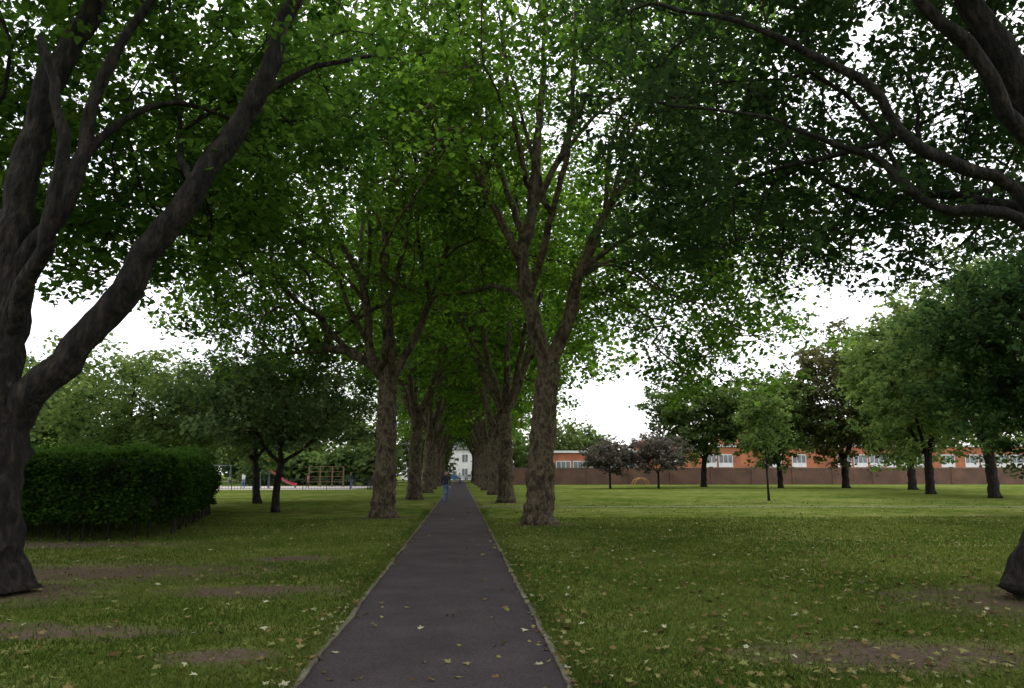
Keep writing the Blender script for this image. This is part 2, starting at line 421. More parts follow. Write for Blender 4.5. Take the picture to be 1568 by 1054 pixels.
av = []
for i in range(3):
    lb = auto_limbs(19, 4.6, 0.43, 5, 5.5, 40 + i)
    tg = crown_pts((0, 0, 12.2), (7.4, 9.2, 9), 300, 4.8, 50 + i, hollow=0.55, dmin=1.2, keep=lambda p: p[2] > 10.5 - 0.75 * abs(p[0]))
    av.append(tree_meshes('avenue_gen%d' % i, lb, tg, M_bark, M_leaf_plane, 0.32, 60, 0.9, 60 + i, T_QUAD, rtip=0.018, seg=0.8, twigs=3))
k = 0
for y in (43.8, 60, 76, 92, 108, 124, 140, 155):
    place_tree('added_shade_tree', av[k % 3], (2.5 + random.uniform(-.1, .1), y, 0), rot=random.choice([0, math.pi]) + random.uniform(-.25, .25), scale=random.uniform(.94, 1.04)); k += 1
for y in (49.6, 66, 82, 98, 114, 130, 146, 160):
    place_tree('added_shade_tree', av[(k + 1) % 3], (-2.8 + random.uniform(-.1, .1), y, 0), rot=random.choice([0, math.pi]) + random.uniform(-.25, .25), scale=random.uniform(.92, 1.02)); k += 1
# unseen pair of trees behind the viewpoint, added to shade the foreground
place_tree('added_shade_tree', av[0], (-6.3, -5.5, 0), rot=1.2, scale=.95)
place_tree('added_shade_tree', av[1], (7.0, -6.5, 0), rot=2.0, scale=.95)

def simple_tree(name, loc, h, w, fz, zmin, leafm, seed, r=0.25, n=220, per=70, ls=0.3, sig=0.7, cz=None, bark=M_barkdark, hollow=0.45, flat=0.6, ns=4, w2=None):
    lb = auto_limbs(h * .92, fz, r, ns, w * .32, seed)
    cz = cz or (h + zmin) / 2
    tg = crown_pts((0, 0, cz), (w / 2, (w2 or w) / 2, h - cz), n, zmin, seed + 1, hollow=hollow, dmin=w * 0.05, bump=.6)
    ms = tree_meshes(name + str(seed), lb, tg, bark, leafm, ls, per, sig, seed + 2, rtip=0.013, seg=0.7, flat=flat, twigs=3, k=2.2)
    return place_tree(name, ms, (loc[0], loc[1], 0))

# left lawn cherry-like trees
simple_tree('cherry_tree', (-7.66, 33.6), 6.6, 9.3, 2.0, 2.3, M_leaf_grey, 101, r=.16, n=210, per=78, ls=.18, sig=.5)
simple_tree('cherry_tree', (-10.9, 43.5), 7.6, 10, 2.3, 2.6, M_leaf_grey, 111, r=.2, n=200, per=66, ls=.23, sig=.6)
simple_tree('cherry_tree', (-15.0, 36), 7.0, 10, 2.0, 2.0, M_leaf_light, 121, r=.2, n=210, per=78, ls=.2, sig=.6)
simple_tree('young_tree', (-18.0, 72), 5.5, 5, 1.8, 1.8, M_leaf_light, 131, r=.1, n=90, per=45, ls=.25, sig=.5)
simple_tree('broadleaf_tree', (-31, 58), 10, 10, 2.5, 1.5, M_leaf_far, 141, r=.35, n=200, per=51, ls=.36, sig=.7)
simple_tree('broadleaf_tree', (-42, 66), 11, 12, 2.5, 1.5, M_leaf_far, 151, r=.35, n=200, per=51, ls=.38, sig=.8)
# right lawn trees
simple_tree('round_lime_tree', (29, 93), 13.4, 13.5, 3.2, 3.4, M_leaf_far, 201, r=.36, n=280, per=66, ls=.42, sig=.75)
simple_tree('purple_plum_tree', (16, 84), 5.2, 6.6, 1.6, 1.7, M_leaf_purple, 211, r=.12, n=120, per=45, ls=.28, sig=.4)
simple_tree('purple_plum_tree', (21, 83), 6.0, 7.6, 1.6, 1.7, M_leaf_purple, 221, r=.12, n=130, per=45, ls=.28, sig=.45)
simple_tree('young_tree', (18.2, 45.9), 7.3, 3.1, 1.8, 2.0, M_leaf_light, 231, r=.07, n=90, per=48, ls=.18, sig=.33, hollow=.1)
simple_tree('broadleaf_tree', (35.5, 86), 13.8, 9.5, 2.6, 2.0, M_leaf_light, 241, r=.3, n=230, per=60, ls=.4, sig=.8)
simple_tree('copper_tree', (43, 86), 17.5, 13.5, 3, 2.2, M_leaf_brown, 251, r=.4, n=270, per=66, ls=.45, sig=.9)
simple_tree('broadleaf_tree', (44.8, 76), 18, 13.5, 3, 2.2, M_leaf_light, 261, r=.4, n=290, per=60, ls=.42, sig=.9)
simple_tree('broadleaf_tree', (36.8, 60), 16, 12.5, 2.8, 2.3, M_leaf_light, 271, r=.35, n=290, per=66, ls=.36, sig=.8)
simple_tree('broadleaf_tree', (35.0, 50), 17.5, 12.5, 3.0, 2.4, M_leaf_far, 281, r=.36, n=320, per=66, ls=.34, sig=.8)
simple_tree('broadleaf_tree', (23.2, 29.5), 11.5, 9, 2.4, 1.9, M_leaf_nearR, 291, r=.28, n=320, per=96, ls=.21, sig=.6)

# ---- distant mass of trees (one object)
def tree_mass():
    rg = np.random.default_rng(77); P = []; G = []
    spots = []
    for x in np.arange(-150, -6, 7.5): spots.append((x + rg.uniform(-2, 2), 150 + rg.uniform(-18, 18), rg.uniform(9, 15)))
    for x in np.arange(-60, -24, 7): spots.append((x, 118 + rg.uniform(-6, 6), rg.uniform(7, 10)))
    for x in np.arange(7, 30, 6): spots.append((x + rg.uniform(-2, 2), 150 + rg.uniform(-6, 8), rg.uniform(9, 13)))
    for x in np.arange(56, 170, 8): spots.append((x + rg.uniform(-2, 2), 160 + rg.uniform(-10, 10), rg.uniform(10, 15)))
    for x in np.arange(-26, -8, 5): spots.append((x, 108 + rg.uniform(-2, 2), rg.uniform(3, 5)))
    for s in spots:
        w = s[2] * .45
        c = crown_pts((s[0], s[1], s[2] * .52), (w, w, s[2] * .5), 110, .3, int(rg.integers(1e6)), hollow=.5, dmin=.6)
        b = np.repeat(c, 20, axis=0); P.append(b + rg.normal(size=b.shape) * .7)
        G.append(np.full(len(b), rg.uniform(.15, .7)) + rg.normal(0, .18, len(b)))
    me = leaves_mesh('distant_trees', np.vstack(P), 0.85, M_leaf_far, np.concatenate(G), rng=rg)
    link(bpy.data.objects.new('distant_trees', me))
tree_mass()

# ---------------------------------------------------------------- ground
PATCH = [(-6.1, 13.6, 2.6, 1.1), (-2.9, 11.4, 1.1, .55), (-2.1, 7.4, .42, .35), (4.0, 7.1, 1.3, .6), (-6.2, 11.3, 1.3, 1.1), (7.4, 9.8, 1.6, 1.3),
         (2.5, 25.2, 1.0, 1.0), (-2.83, 29.3, .9, .9), (-3.9, 8.6, .9, .35), (-5.0, 9.0, .6, .3), (-2.8, 49.5, .9, 1.0), (2.5, 43.7, .9, 1.0), (-3.2, 15.5, .8, .5), (-9.6, 18.8, 3.2, .8)]
def ground_mat():
    m, nt, out = new_mat('grass_ground')
    tc = N(nt, 'ShaderNodeTexCoord')
    def nz(scale, det=5, rough=.6):
        n = N(nt, 'ShaderNodeTexNoise', inp={'Scale': scale, 'Detail': det, 'Roughness': rough})
        nt.links.new(tc.outputs['Object'], n.inputs['Vector']); return n
    big = nz(0.16, 3); mid = nz(1.3, 5); fine = nz(22, 5, .75)
    r1 = ramp(nt, [(0.36, (0.05, 0.082, 0.014)), (0.5, (0.105, 0.14, 0.029)), (0.64, (0.20, 0.205, 0.072))])
    add = N(nt, 'ShaderNodeMath', operation='MULTIPLY_ADD'); add.inputs[1].default_value = .55
    nt.links.new(mid.outputs['Fac'], add.inputs[0])
    h = N(nt, 'ShaderNodeMath', operation='MULTIPLY'); h.inputs[1].default_value = .45
    nt.links.new(big.outputs['Fac'], h.inputs[0]); nt.links.new(h.outputs[0], add.inputs[2])
    nt.links.new(add.outputs[0], r1.inputs['Fac'])
    mul = N(nt, 'ShaderNodeMix', data_type='RGBA', blend_type='MULTIPLY'); mul.inputs[0].default_value = 1
    rf = ramp(nt, [(0.3, (.4, .4, .4)), (0.7, (1.55, 1.5, 1.45))])
    nt.links.new(fine.outputs['Fac'], rf.inputs['Fac'])
    nt.links.new(r1.outputs['Color'], mul.inputs[6]); nt.links.new(rf.outputs['Color'], mul.inputs[7])
    cur = None
    warp = nz(2.2, 5, .7)
    for (cx, cy, rx, ry) in PATCH:
        mp = N(nt, 'ShaderNodeMapping'); mp.vector_type = 'TEXTURE'
        mp.inputs['Location'].default_value = (cx, cy, 0); mp.inputs['Scale'].default_value = (rx, ry, 1)
        nt.links.new(tc.outputs['Object'], mp.inputs['Vector'])
        ln = N(nt, 'ShaderNodeVectorMath', operation='LENGTH'); nt.links.new(mp.outputs['Vector'], ln.inputs[0])
        ad = N(nt, 'ShaderNodeMath', operation='MULTIPLY_ADD'); ad.inputs[1].default_value = 4.0
        nt.links.new(warp.outputs['Fac'], ad.inputs[0]); nt.links.new(ln.outputs['Value'], ad.inputs[2])
        mr = N(nt, 'ShaderNodeMapRange'); mr.inputs['From Min'].default_value = 3.5; mr.inputs['From Max'].default_value = 2.5
        nt.links.new(ad.outputs[0], mr.inputs['Value'])
        if cur is None: cur = mr.outputs[0]
        else:
            mx = N(nt, 'ShaderNodeMath', operation='MAXIMUM'); nt.links.new(cur, mx.inputs[0]); nt.links.new(mr.outputs[0], mx.inputs[1]); cur = mx.outputs[0]
    rd = ramp(nt, [(0.3, (.055, .04, .03)), (0.7, (.17, .125, .09))]); nt.links.new(fine.outputs['Fac'], rd.inputs['Fac'])
    fin = N(nt, 'ShaderNodeMix', data_type='RGBA'); nt.links.new(cur, fin.inputs[0])
    nt.links.new(mul.outputs[2], fin.inputs[6]); nt.links.new(rd.outputs['Color'], fin.inputs[7])
    b = N(nt, 'ShaderNodeBsdfDiffuse')
    nt.links.new(fin.outputs[2], b.inputs['Color'])
    bp = N(nt, 'ShaderNodeBump', inp={'Strength': .8, 'Distance': .03}); nt.links.new(fine.outputs['Fac'], bp.inputs['Height'])
    nt.links.new(bp.outputs['Normal'], b.inputs['Normal']); nt.links.new(b.outputs['BSDF'], out.inputs['Surface'])
    return m
M_ground = ground_mat()
g = Geo(); S = 900
g.add([(-S, -S, 0), (S, -S, 0), (S, S, 0), (-S, S, 0)], [(0, 1, 2, 3)])
link(bpy.data.objects.new('grass_ground', g.mesh('grass_ground', [M_ground])))

# asphalt path with edging
def path_mat():
    m, nt, out = new_mat('tarmac')
    tc = N(nt, 'ShaderNodeTexCoord')
    a = N(nt, 'ShaderNodeTexNoise', inp={'Scale': 1.1, 'Detail': 6, 'Roughness': .65}); b2 = N(nt, 'ShaderNodeTexNoise', inp={'Scale': 55, 'Detail': 4, 'Roughness': .8})
    for q in (a, b2): nt.links.new(tc.outputs['Object'], q.inputs['Vector'])
    r = ramp(nt, [(.3, (.040, .031, .0325)), (.7, (.062, .050, .051))]); nt.links.new(a.outputs['Fac'], r.inputs['Fac'])
    r2 = ramp(nt, [(.3, (.45, .45, .45)), (.66, (1.5, 1.5, 1.5)), (.76, (2.8, 2.7, 2.6))]); nt.links.new(b2.outputs['Fac'], r2.inputs['Fac'])
    mul = N(nt, 'ShaderNodeMix', data_type='RGBA', blend_type='MULTIPLY'); mul.inputs[0].default_value = 1
    nt.links.new(r.outputs['Color'], mul.inputs[6]); nt.links.new(r2.outputs['Color'], mul.inputs[7])
    b = N(nt, 'ShaderNodeBsdfPrincipled', inp={'Roughness': .95, 'Specular IOR Level': .08}); nt.links.new(mul.outputs[2], b.inputs['Base Color'])
    bp = N(nt, 'ShaderNodeBump', inp={'Strength': .8, 'Distance': .01}); nt.links.new(b2.outputs['Fac'], bp.inputs['Height']); nt.links.new(bp.outputs['Normal'], b.inputs['Normal'])
    nt.links.new(b.outputs['BSDF'], out.inputs['Surface']); return m
M_path = path_mat()
M_edge = noisy_mat('edging', [(0.3, (.05, .045, .027)), (0.5, (.12, .105, .066)), (0.7, (.2, .18, .13))], scale=2.5, detail=8, bump=.5, bscale=30)
XL, XR = -1.2, 0.83
ys = np.concatenate([np.arange(-8, 40, .25), np.arange(40, 170.1, 2)])
def wob(y, s): return 0.035 * noise.noise(Vector((y * .6, s * 9.1, 0))) + .02 * noise.noise(Vector((y * 3.1, s * 5.1, 2)))
V = []; F = []
for i, y in enumerate(ys):
    V += [(XL + wob(y, 1), y, .008), (XR + wob(y, 2), y, .008)]
    if i: F.append((2 * i - 2, 2 * i - 1, 2 * i + 1, 2 * i))
g = Geo(); g.add(V, F)
link(bpy.data.objects.new('asphalt_path', g.mesh('asphalt_path', [M_path])))
for s, X in ((1, XL), (2, XR)):
    V = []; F = []
    sg = -1 if s == 1 else 1
    for i, y in enumerate(ys):
        x0 = X + wob(y, s); x1 = x0 + sg * (.055 + .012 * noise.noise(Vector((y * 2, s, 5))))
        z = .028 + .014 * noise.noise(Vector((y * 1.5, s * 3, 7)))
        V += [(x0, y, 0), (x0, y, z), (x1, y, z), (x1, y, 0)]
        if i:
            a = 4 * i - 4; b = 4 * i
            for q in range(3): F.append((a + q, a + q + 1, b + q + 1, b + q))
    g = Geo(); g.add(V, F)
    link(bpy.data.objects.new('path_edging', g.mesh('path_edging', [M_edge])))
M_path2 = noisy_mat('worn_path', [(0.3, (.075, .085, .048)), (0.7, (.125, .13, .085))], scale=2, bump=.2)
g = Geo(); g.add([(0.95, 38.4, .006), (30, 36.6, .006), (30, 37.3, .006), (0.95, 39.1, .006)], [(0, 1, 2, 3)])
link(bpy.data.objects.new('crossing_path', g.mesh('crossing_path', [M_path2])))

# ---- grass blades
def blades():
    rg = np.random.default_rng(3); n = 260000
    y = 4.6 + 24 * rg.random(n) ** 1.8
    x = rg.uniform(-1, 1, n) * (0.72 * y + 1) + .06 * y
    m = 26000; ye = 4.8 + 30 * rg.random(m) ** 1.6; sd = rg.random(m) < .5; o = np.abs(rg.normal(0, .09, m))
    x = np.concatenate([x, np.where(sd, XL - .045 - o, XR + .045 + o)]); y = np.concatenate([y, ye]); n = len(x)
    edge = np.zeros(n, bool); edge[-m:] = True
    ok = (x < XL - .05) | (x > XR + .05) | edge
    for (cx, cy, rx, ry) in PATCH:
        d = np.hypot((x - cx) / rx, (y - cy) / ry)
        ok &= ~((d < 1.25) & (rg.random(n) > .1 + .6 * np.clip(d - .5, 0, 1)))
    x = x[ok]; y = y[ok]; edge = edge[ok]; n = len(x)
    h = rg.uniform(.018, .055, n) * (1 + .02 * y) * np.where(edge, 1.3, 1); w = rg.uniform(.003, .007, n) * (1 + .06 * y)
    a = rg.uniform(0, 2 * math.pi, n); la = rg.uniform(0, 2 * math.pi, n); ll = h * rg.uniform(.2, 1.0, n)
    V = np.zeros((n, 3, 3))
    V[:, 0] = np.stack([x - w * np.cos(a), y - w * np.sin(a), np.zeros(n)], 1)
    V[:, 1] = np.stack([x + w * np.cos(a), y + w * np.sin(a), np.zeros(n)], 1)
    V[:, 2] = np.stack([x + ll * np.cos(la), y + ll * np.sin(la), h], 1)
    pat = np.sin(x * .9 + 1.7 * np.sin(y * .5)) * np.sin(y * .7 + 1.3 * np.sin(x * .6))
    rnd = np.clip(.42 + .28 * pat + rg.normal(0, .22, n), 0, 1)
    me = mesh_np('grass', V.reshape(-1, 3), np.arange(3 * n), np.full(n, 3), [M_blade], rnd=rnd)
    link(bpy.data.objects.new('grass', me))
blades()

# ---- fallen leaves
def litter_mat():
    m, nt, out = new_mat('fallen_leaf')
    at = N(nt, 'ShaderNodeAttribute', attribute_name='rnd')
    r = ramp(nt, [(0, (.08, .05, .022)), (.3, (.17, .12, .05)), (.6, (.22, .2, .08)), (.85, (.15, .18, .055)), (1, (.42, .4, .27))])
    nt.links.new(at.outputs['Fac'], r.inputs['Fac'])
    b = N(nt, 'ShaderNodeBsdfDiffuse'); nt.links.new(r.outputs['Color'], b.inputs['Color'])
    nt.links.new(b.outputs['BSDF'], out.inputs['Surface']); return m
def litter():
    rg = np.random.default_rng(8); n = 13000
    y = 4.8 + 42 * rg.random(n) ** 1.1
    x = rg.uniform(-1, 1, n) * (.8 * y + 1) + .06 * y
    onp = (x > XL) & (x < XR)
    ok = (~onp) | (rg.random(n) < .13)
    ok &= (x > XL) | (rg.random(n) < .35)
    x = x[ok]; y = y[ok]
    m = 1300; ye = 5 + 40 * rg.random(m) ** 1.2; side = rg.random(m) < .5
    xe = np.where(side, XL - .05 - np.abs(rg.normal(0, .12, m)), XR + .05 + np.abs(rg.normal(0, .12, m))) + rg.normal(0, .07, m)
    x = np.concatenate([x, xe]); y = np.concatenate([y, ye]); n = len(x)
    onp = (x > XL) & (x < XR)
    z = np.where(onp, .016, rg.uniform(.02, .045, n))
    me = leaves_mesh('fallen_leaves', np.stack([x, y, z], 1), 0.07, litter_mat(), rg.random(n) ** 1.2, T_LOBE * np.array([1, 1, 1.5]), droop=0.0, upj=.25, rng=rg)
    co = np.zeros(len(me.vertices) * 3, dtype=np.float32); me.vertices.foreach_get('co', co); co = co.reshape(-1, 3)
    co[:, 2] = np.clip(co[:, 2], .012, .07); me.vertices.foreach_set('co', co.ravel())
    link(bpy.data.objects.new('fallen_leaves', me))
litter()

# ---------------------------------------------------------------- hedge
def hedge():
    e = empty('clipped_hedge', (0, 0, 0))
    A = [(-16.5, 19.8), (-8.9, 19.6), (-7.9, 19.9), (-7.3, 21.2), (-10.0, 33), (-11.2, 35), (-19, 35.4)]
    zb, zt = .6, 2.15
    P = np.array(A); c = P.mean(0); Pi = c + (P - c) * .95
    m = len(A); g = Geo()
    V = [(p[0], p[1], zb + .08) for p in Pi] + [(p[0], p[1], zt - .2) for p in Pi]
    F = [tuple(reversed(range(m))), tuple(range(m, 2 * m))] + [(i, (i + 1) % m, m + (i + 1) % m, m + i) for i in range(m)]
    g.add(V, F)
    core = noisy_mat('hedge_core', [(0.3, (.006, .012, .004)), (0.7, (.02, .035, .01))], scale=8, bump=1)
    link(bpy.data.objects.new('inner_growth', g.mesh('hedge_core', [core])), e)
    rg = np.random.default_rng(4); pos = []
    for i in range(m):
        a = P[i]; b = P[(i + 1) % m]; Ls = np.linalg.norm(b - a)
        cnt = int(Ls * (zt - zb) * (1050 if i < 4 else 150))
        u = rg.random(cnt); z = zb - .16 + (zt - zb + .16) * rg.random(cnt)
        nrm = np.array([(b - a)[1], -(b - a)[0]]) / Ls
        xy = a + (b - a) * u[:, None]
        off = np.array([.45 * noise.noise(Vector((q[0] * .8, q[1] * .8, zz * 1.1))) + .18 * noise.noise(Vector((q[0] * 3, q[1] * 3, zz * 3))) for q, zz in zip(xy, z)]) + rg.normal(0, .07, cnt) - .03
        off -= .5 * np.clip((z - zt + .6) / .6, 0, 1) ** 2
        xy = xy + nrm[None] * off[:, None]
        pos.append(np.column_stack([xy, z]))
    cnt = 36000; mn = P.min(0); mx = P.max(0)
    q = rg.uniform(mn, mx, (cnt, 2)); ins = np.ones(cnt, bool)
    for i in range(m):
        a = P[i]; b = P[(i + 1) % m]; ins &= ((b - a)[0] * (q[:, 1] - a[1]) - (b - a)[1] * (q[:, 0] - a[0])) > 0
    q = q[ins]
    zz = np.array([zt + .3 * noise.noise(Vector((p[0] * .7, p[1] * .7, 3))) + .16 * noise.noise(Vector((p[0] * 2.6, p[1] * 2.6, 3))) for p in q]) + rg.normal(0, .07, len(q))
    pos.append(np.column_stack([q, zz]))
    pos = np.vstack(pos)
    gr = .38 + rg.normal(0, .22, len(pos)) + .45 * np.clip((pos[:, 2] - 1.75) / .4, 0, 1)  # lighter leaf colour towards the top paints in sunlight on the hedge
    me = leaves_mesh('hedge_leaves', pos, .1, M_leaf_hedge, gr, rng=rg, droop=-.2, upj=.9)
    link(bpy.data.objects.new('foliage', me), e)
    g = Geo()
    for i in range(m - 1):
        a = P[i]; b = P[(i + 1) % m]; Ls = np.linalg.norm(b - a)
        for u in np.arange(.2, Ls, .42):
            p = a + (b - a) * (u / Ls) + (c - a) / np.linalg.norm(c - a) * rg.uniform(.15, .6) + rg.normal(0, .08, 2)
            g.tube([(p[0], p[1], -.02), (p[0] + rg.normal(0, .05), p[1] + rg.normal(0, .05), .35), (p[0] + rg.normal(0, .12), p[1], .9)], [.03, .022, .018], 6)
    link(bpy.data.objects.new('stems', g.mesh('hedge_stems', [M_barkdark])), e)
hedge()

# ---------------------------------------------------------------- buildings & wall
def brick_mat(name, c1, c2, mortar, sc=1.0):
    m, nt, out = new_mat(name)
    tc = N(nt, 'ShaderNodeTexCoord'); sp = N(nt, 'ShaderNodeSeparateXYZ'); cb = N(nt, 'ShaderNodeCombineXYZ')
    nt.links.new(tc.outputs['Object'], sp.inputs[0])
    ad = N(nt, 'ShaderNodeMath', operation='ADD'); nt.links.new(sp.outputs[0], ad.inputs[0]); nt.links.new(sp.outputs[1], ad.inputs[1])
    nt.links.new(ad.outputs[0], cb.inputs[0]); nt.links.new(sp.outputs[2], cb.inputs[1])
    br = N(nt, 'ShaderNodeTexBrick', inp={'Scale': sc, 'Brick Width': .225, 'Row Height': .075, 'Mortar Size': .008})
    br.inputs['Color1'].default_value = (*c1, 1); br.inputs['Color2'].default_value = (*c2, 1); br.inputs['Mortar'].default_value = (*mortar, 1)
    nt.links.new(cb.outputs[0], br.inputs['Vector'])
    no = N(nt, 'ShaderNodeTexNoise', inp={'Scale': .5, 'Detail': 6}); nt.links.new(tc.outputs['Object'], no.inputs['Vector'])
    rr = ramp(nt, [(0.3, (.6, .6, .6)), (0.7, (1.25, 1.15, 1.05))]); nt.links.new(no.outputs['Fac'], rr.inputs['Fac'])
    mul = N(nt, 'ShaderNodeMix', data_type='RGBA', blend_type='MULTIPLY'); mul.inputs[0].default_value = 1
    nt.links.new(br.outputs['Color'], mul.inputs[6]); nt.links.new(rr.outputs['Color'], mul.inputs[7])
    b = N(nt, 'ShaderNodeBsdfPrincipled', inp={'Roughness': .9}); nt.links.new(mul.outputs[2], b.inputs['Base Color'])
    nt.links.new(b.outputs['BSDF'], out.inputs['Surface']); return m
M_brick = brick_mat('orange_brick', (.46, .15, .065), (.38, .12, .055), (.34, .2, .13))
M_brickd = brick_mat('old_brick', (.17, .085, .055), (.12, .065, .045), (.12, .09, .075))
M_white = noisy_mat('white_paint', [(0.3, (.62, .62, .62)), (0.7, (.8, .8, .8))], scale=.8, rough=.6, bump=0)
M_render = noisy_mat('white_render', [(0.3, (.6, .59, .56)), (0.7, (.78, .77, .75))], scale=.6, rough=.8, bump=0)
M_glass = noisy_mat('window_glass', [(0.3, (.07, .08, .09)), (0.7, (.2, .22, .23))], scale=.5, rough=.1, bump=0, spec=.6)
M_roof = noisy_mat('grey_roof', [(0.3, (.07, .07, .075)), (0.7, (.13, .13, .14))], scale=2, bump=.2)
M_stone = noisy_mat('coping', [(0.3, (.14, .12, .1)), (0.7, (.22, .19, .16))], scale=2, bump=.2)
M_metal = noisy_mat('dark_metal', [(0.3, (.02, .025, .022)), (0.7, (.04, .045, .04))], scale=5, rough=.5, bump=0)

g = Geo(); x = 6.0
while x < 150:
    x2 = min(x + 6, 150); g.box(x + .3, 112, -.1, x2 - .003, 112.3, 2.3); g.box(x - .01, 111.9, -.1, x + .297, 112.4, 2.45)
    g.box(x + .3, 111.95, 2.303, x2 - .013, 112.35, 2.38, 1); g.box(x - .05, 111.85, 2.453, x + .35, 112.45, 2.55, 1); x += 6
link(bpy.data.objects.new('brick_boundary_wall', g.mesh('wall', [M_brickd, M_stone])))

e = empty('brick_school_building', (0, 128, 0))
g = Geo()
def block(x0, x1, h, d, bands):
    g.box(x0, 0, -.1, x1, d, h, 0)
    g.box(x0 - .25, -.3, h + .003, x1 + .25, d + .3, h + .35, 1)
    for (z0, z1) in bands:
        xx = x0 + .8
        while xx + 2.4 < x1 - .4:
            g.box(xx, -.06, z0, xx + 2.4, -.005, z1, 1)
            for q in range(3): g.box(xx + .12 + q * .76, -.09, z0 + .75, xx + .76 + q * .76, -.065, z1 - .12, 2)
            xx += 2.75 if int(xx * 7) % 5 else 4.2
block(12, 31, 4.9, 12, [(1.2, 3.6)])
block(31.01, 39, 7.1, 12, [(3.2, 5.3)])
block(39.01, 46, 5.9, 12, [(2.6, 4.7)])
block(46.01, 50, 8.3, 10, [(6.0, 7.5)])
block(50.01, 62, 6.1, 12, [(2.6, 4.7)])
block(62.01, 120, 6.0, 12, [(2.6, 4.7)])
link(bpy.data.objects.new('walls_and_windows', g.mesh('school', [M_brick, M_white, M_glass])), e)

e = empty('white_terraced_house', (0, 188, 0))
g = Geo()
g.box(-14, 0, -.1, 12, 9, 7.2, 0)
for i in range(6):
    xx = -12.6 + i * 4.3
    for z0 in (.9, 4.2):
        g.box(xx, -.08, z0, xx + 1.5, -.004, z0 + 1.9, 1); g.box(xx + .1, -.11, z0 + .1, xx + .7, -.083, z0 + 1.8, 2); g.box(xx + .8, -.11, z0 + .1, xx + 1.4, -.083, z0 + 1.8, 2)
    g.box(xx + 2.2, -.07, 0, xx + 3.1, -.004, 2.1, 2)
g.add([(-14.4, -.5, 7.22), (12.4, -.5, 7.22), (12.4, 9.5, 7.22), (-14.4, 9.5, 7.22), (-14.4, 4.5, 10), (12.4, 4.5, 10)], [(0, 1, 5, 4), (2, 3, 4, 5), (0, 4, 3), (1, 2, 5), (3, 2, 1, 0)], 3)
for xx in (-8, 2): g.box(xx, 3.8, 9, xx + 1, 5.2, 11.2, 4)
link(bpy.data.objects.new('walls_and_roof', g.mesh('house', [M_render, M_white, M_glass, M_roof, M_brickd])), e)

# road at the end of the avenue with kerbs
g = Geo(); g.box(-120, 171.5, -.1, 120, 179, .012, 0); link(bpy.data.objects.new('road', g.mesh('road', [M_path])))
g = Geo(); g.box(-120, 171.2, -.1, 120, 171.49, .13, 0); g.box(-120, 179.01, -.1, 120, 179.3, .13, 0)
link(bpy.data.objects.new('kerb', g.mesh('kerb', [M_stone])))

def car(loc, paint, rot=0):
    e = empty('parked_car', loc, rot)
    prof = [(-2.1, .3), (-2.15, .62), (-2.0, .82), (-1.15, .93), (-.5, 1.38), (.95, 1.42), (1.75, .98), (2.08, .9), (2.12, .35)]
    g = Geo(); n = len(prof)
    V = [(px, -.84 + (.14 if pz > 1.2 else 0), pz) for px, pz in prof] + [(px, .84 - (.14 if pz > 1.2 else 0), pz) for px, pz in prof]
    F = [tuple(range(n)), tuple(reversed(range(n, 2 * n)))] + [(i, n + i, n + (i + 1) % n, (i + 1) % n) for i in range(n)]
    g.add(V, F, 0)
    for s in (-1, 1):
        y0 = .86 * s
        q = [(-1.0, y0, .96), (-.48, .73 * s, 1.32), (.2, .73 * s, 1.34), (.2, y0, .96)]; g.add(q, [(0, 1, 2, 3)], 1)
        q = [(.28, y0, .96), (.28, .73 * s, 1.34), (.9, .73 * s, 1.34), (1.5, y0, .98)]; g.add(q, [(0, 1, 2, 3)], 1)
        for wx in (-1.3, 1.3):
            g.tube([(wx, .68 * s, .31), (wx, .88 * s, .31)], [.31, .31], 18, 2); g.tube([(wx, .86 * s, .31), (wx, .9 * s, .31)], [.18, .17], 12, 3)
    g.add([(-1.13, -.7, .97), (-1.13, .7, .97), (-.54, .62, 1.37), (-.54, -.62, 1.37)], [(0, 1, 2, 3)], 1)
    g.add([(1.72, -.7, 1.02), (1.72, .7, 1.02), (1.0, .62, 1.41), (1.0, -.62, 1.41)], [(0, 1, 2, 3)], 1)
    g.box(-2.2, -.7, .38, -2.13, .7, .52, 2); g.box(2.1, -.7, .38, 2.17, .7, .52, 2)
    mats = [paint, M_glass, noisy_mat('tyre', [(0.3, (.02, .02, .02)), (0.7, (.03, .03, .03))], bump=0), noisy_mat('hubcap', [(0.3, (.4, .4, .4)), (0.7, (.5, .5, .5))], bump=0, rough=.3)]
    link(bpy.data.objects.new('body_and_wheels', g.mesh('car', mats)), e)
car((-2.2, 173, .012), noisy_mat('blue_paint', [(0.3, (.06, .16, .4)), (0.7, (.08, .2, .45))], rough=.3, bump=0, spec=.5))
car((2.6, 173.1, .012), noisy_mat('silver_paint', [(0.3, (.5, .52, .55)), (0.7, (.6, .62, .65))], rough=.3, bump=0, spec=.5), rot=math.pi)

# ---------------------------------------------------------------- playground
M_red = noisy_mat('red_plastic', [(0.3, (.5, .05, .09)), (0.7, (.6, .08, .12))], rough=.4, bump=0)
M_blue = noisy_mat('grey_paint_metal', [(0.3, (.05, .07, .1)), (0.7, (.07, .09, .13))], rough=.4, bump=0)
M_yel = noisy_mat('orange_paint', [(0.3, (.35, .17, .035)), (0.7, (.45, .22, .05))], rough=.5, bump=0)
M_sand = noisy_mat('play_surface', [(0.3, (.28, .24, .22)), (0.7, (.42, .37, .34))], scale=1.5, bump=.2)
M_wood = noisy_mat('timber', [(0.3, (.09, .055, .035)), (0.7, (.2, .13, .08))], scale=4, bump=.3)
g = Geo(); g.add([(-34, 80, .006), (-11, 80, .006), (-9.5, 101, .006), (-38, 101, .006)], [(0, 1, 2, 3)])
link(bpy.data.objects.new('playground_surface', g.mesh('playground_surface', [M_sand])))
e = empty('playground_slide', (-21.3, 88, 0), .35)
g = Geo()
g.box(-.5, -.5, 1.7, .5, .5, 1.78, 1)
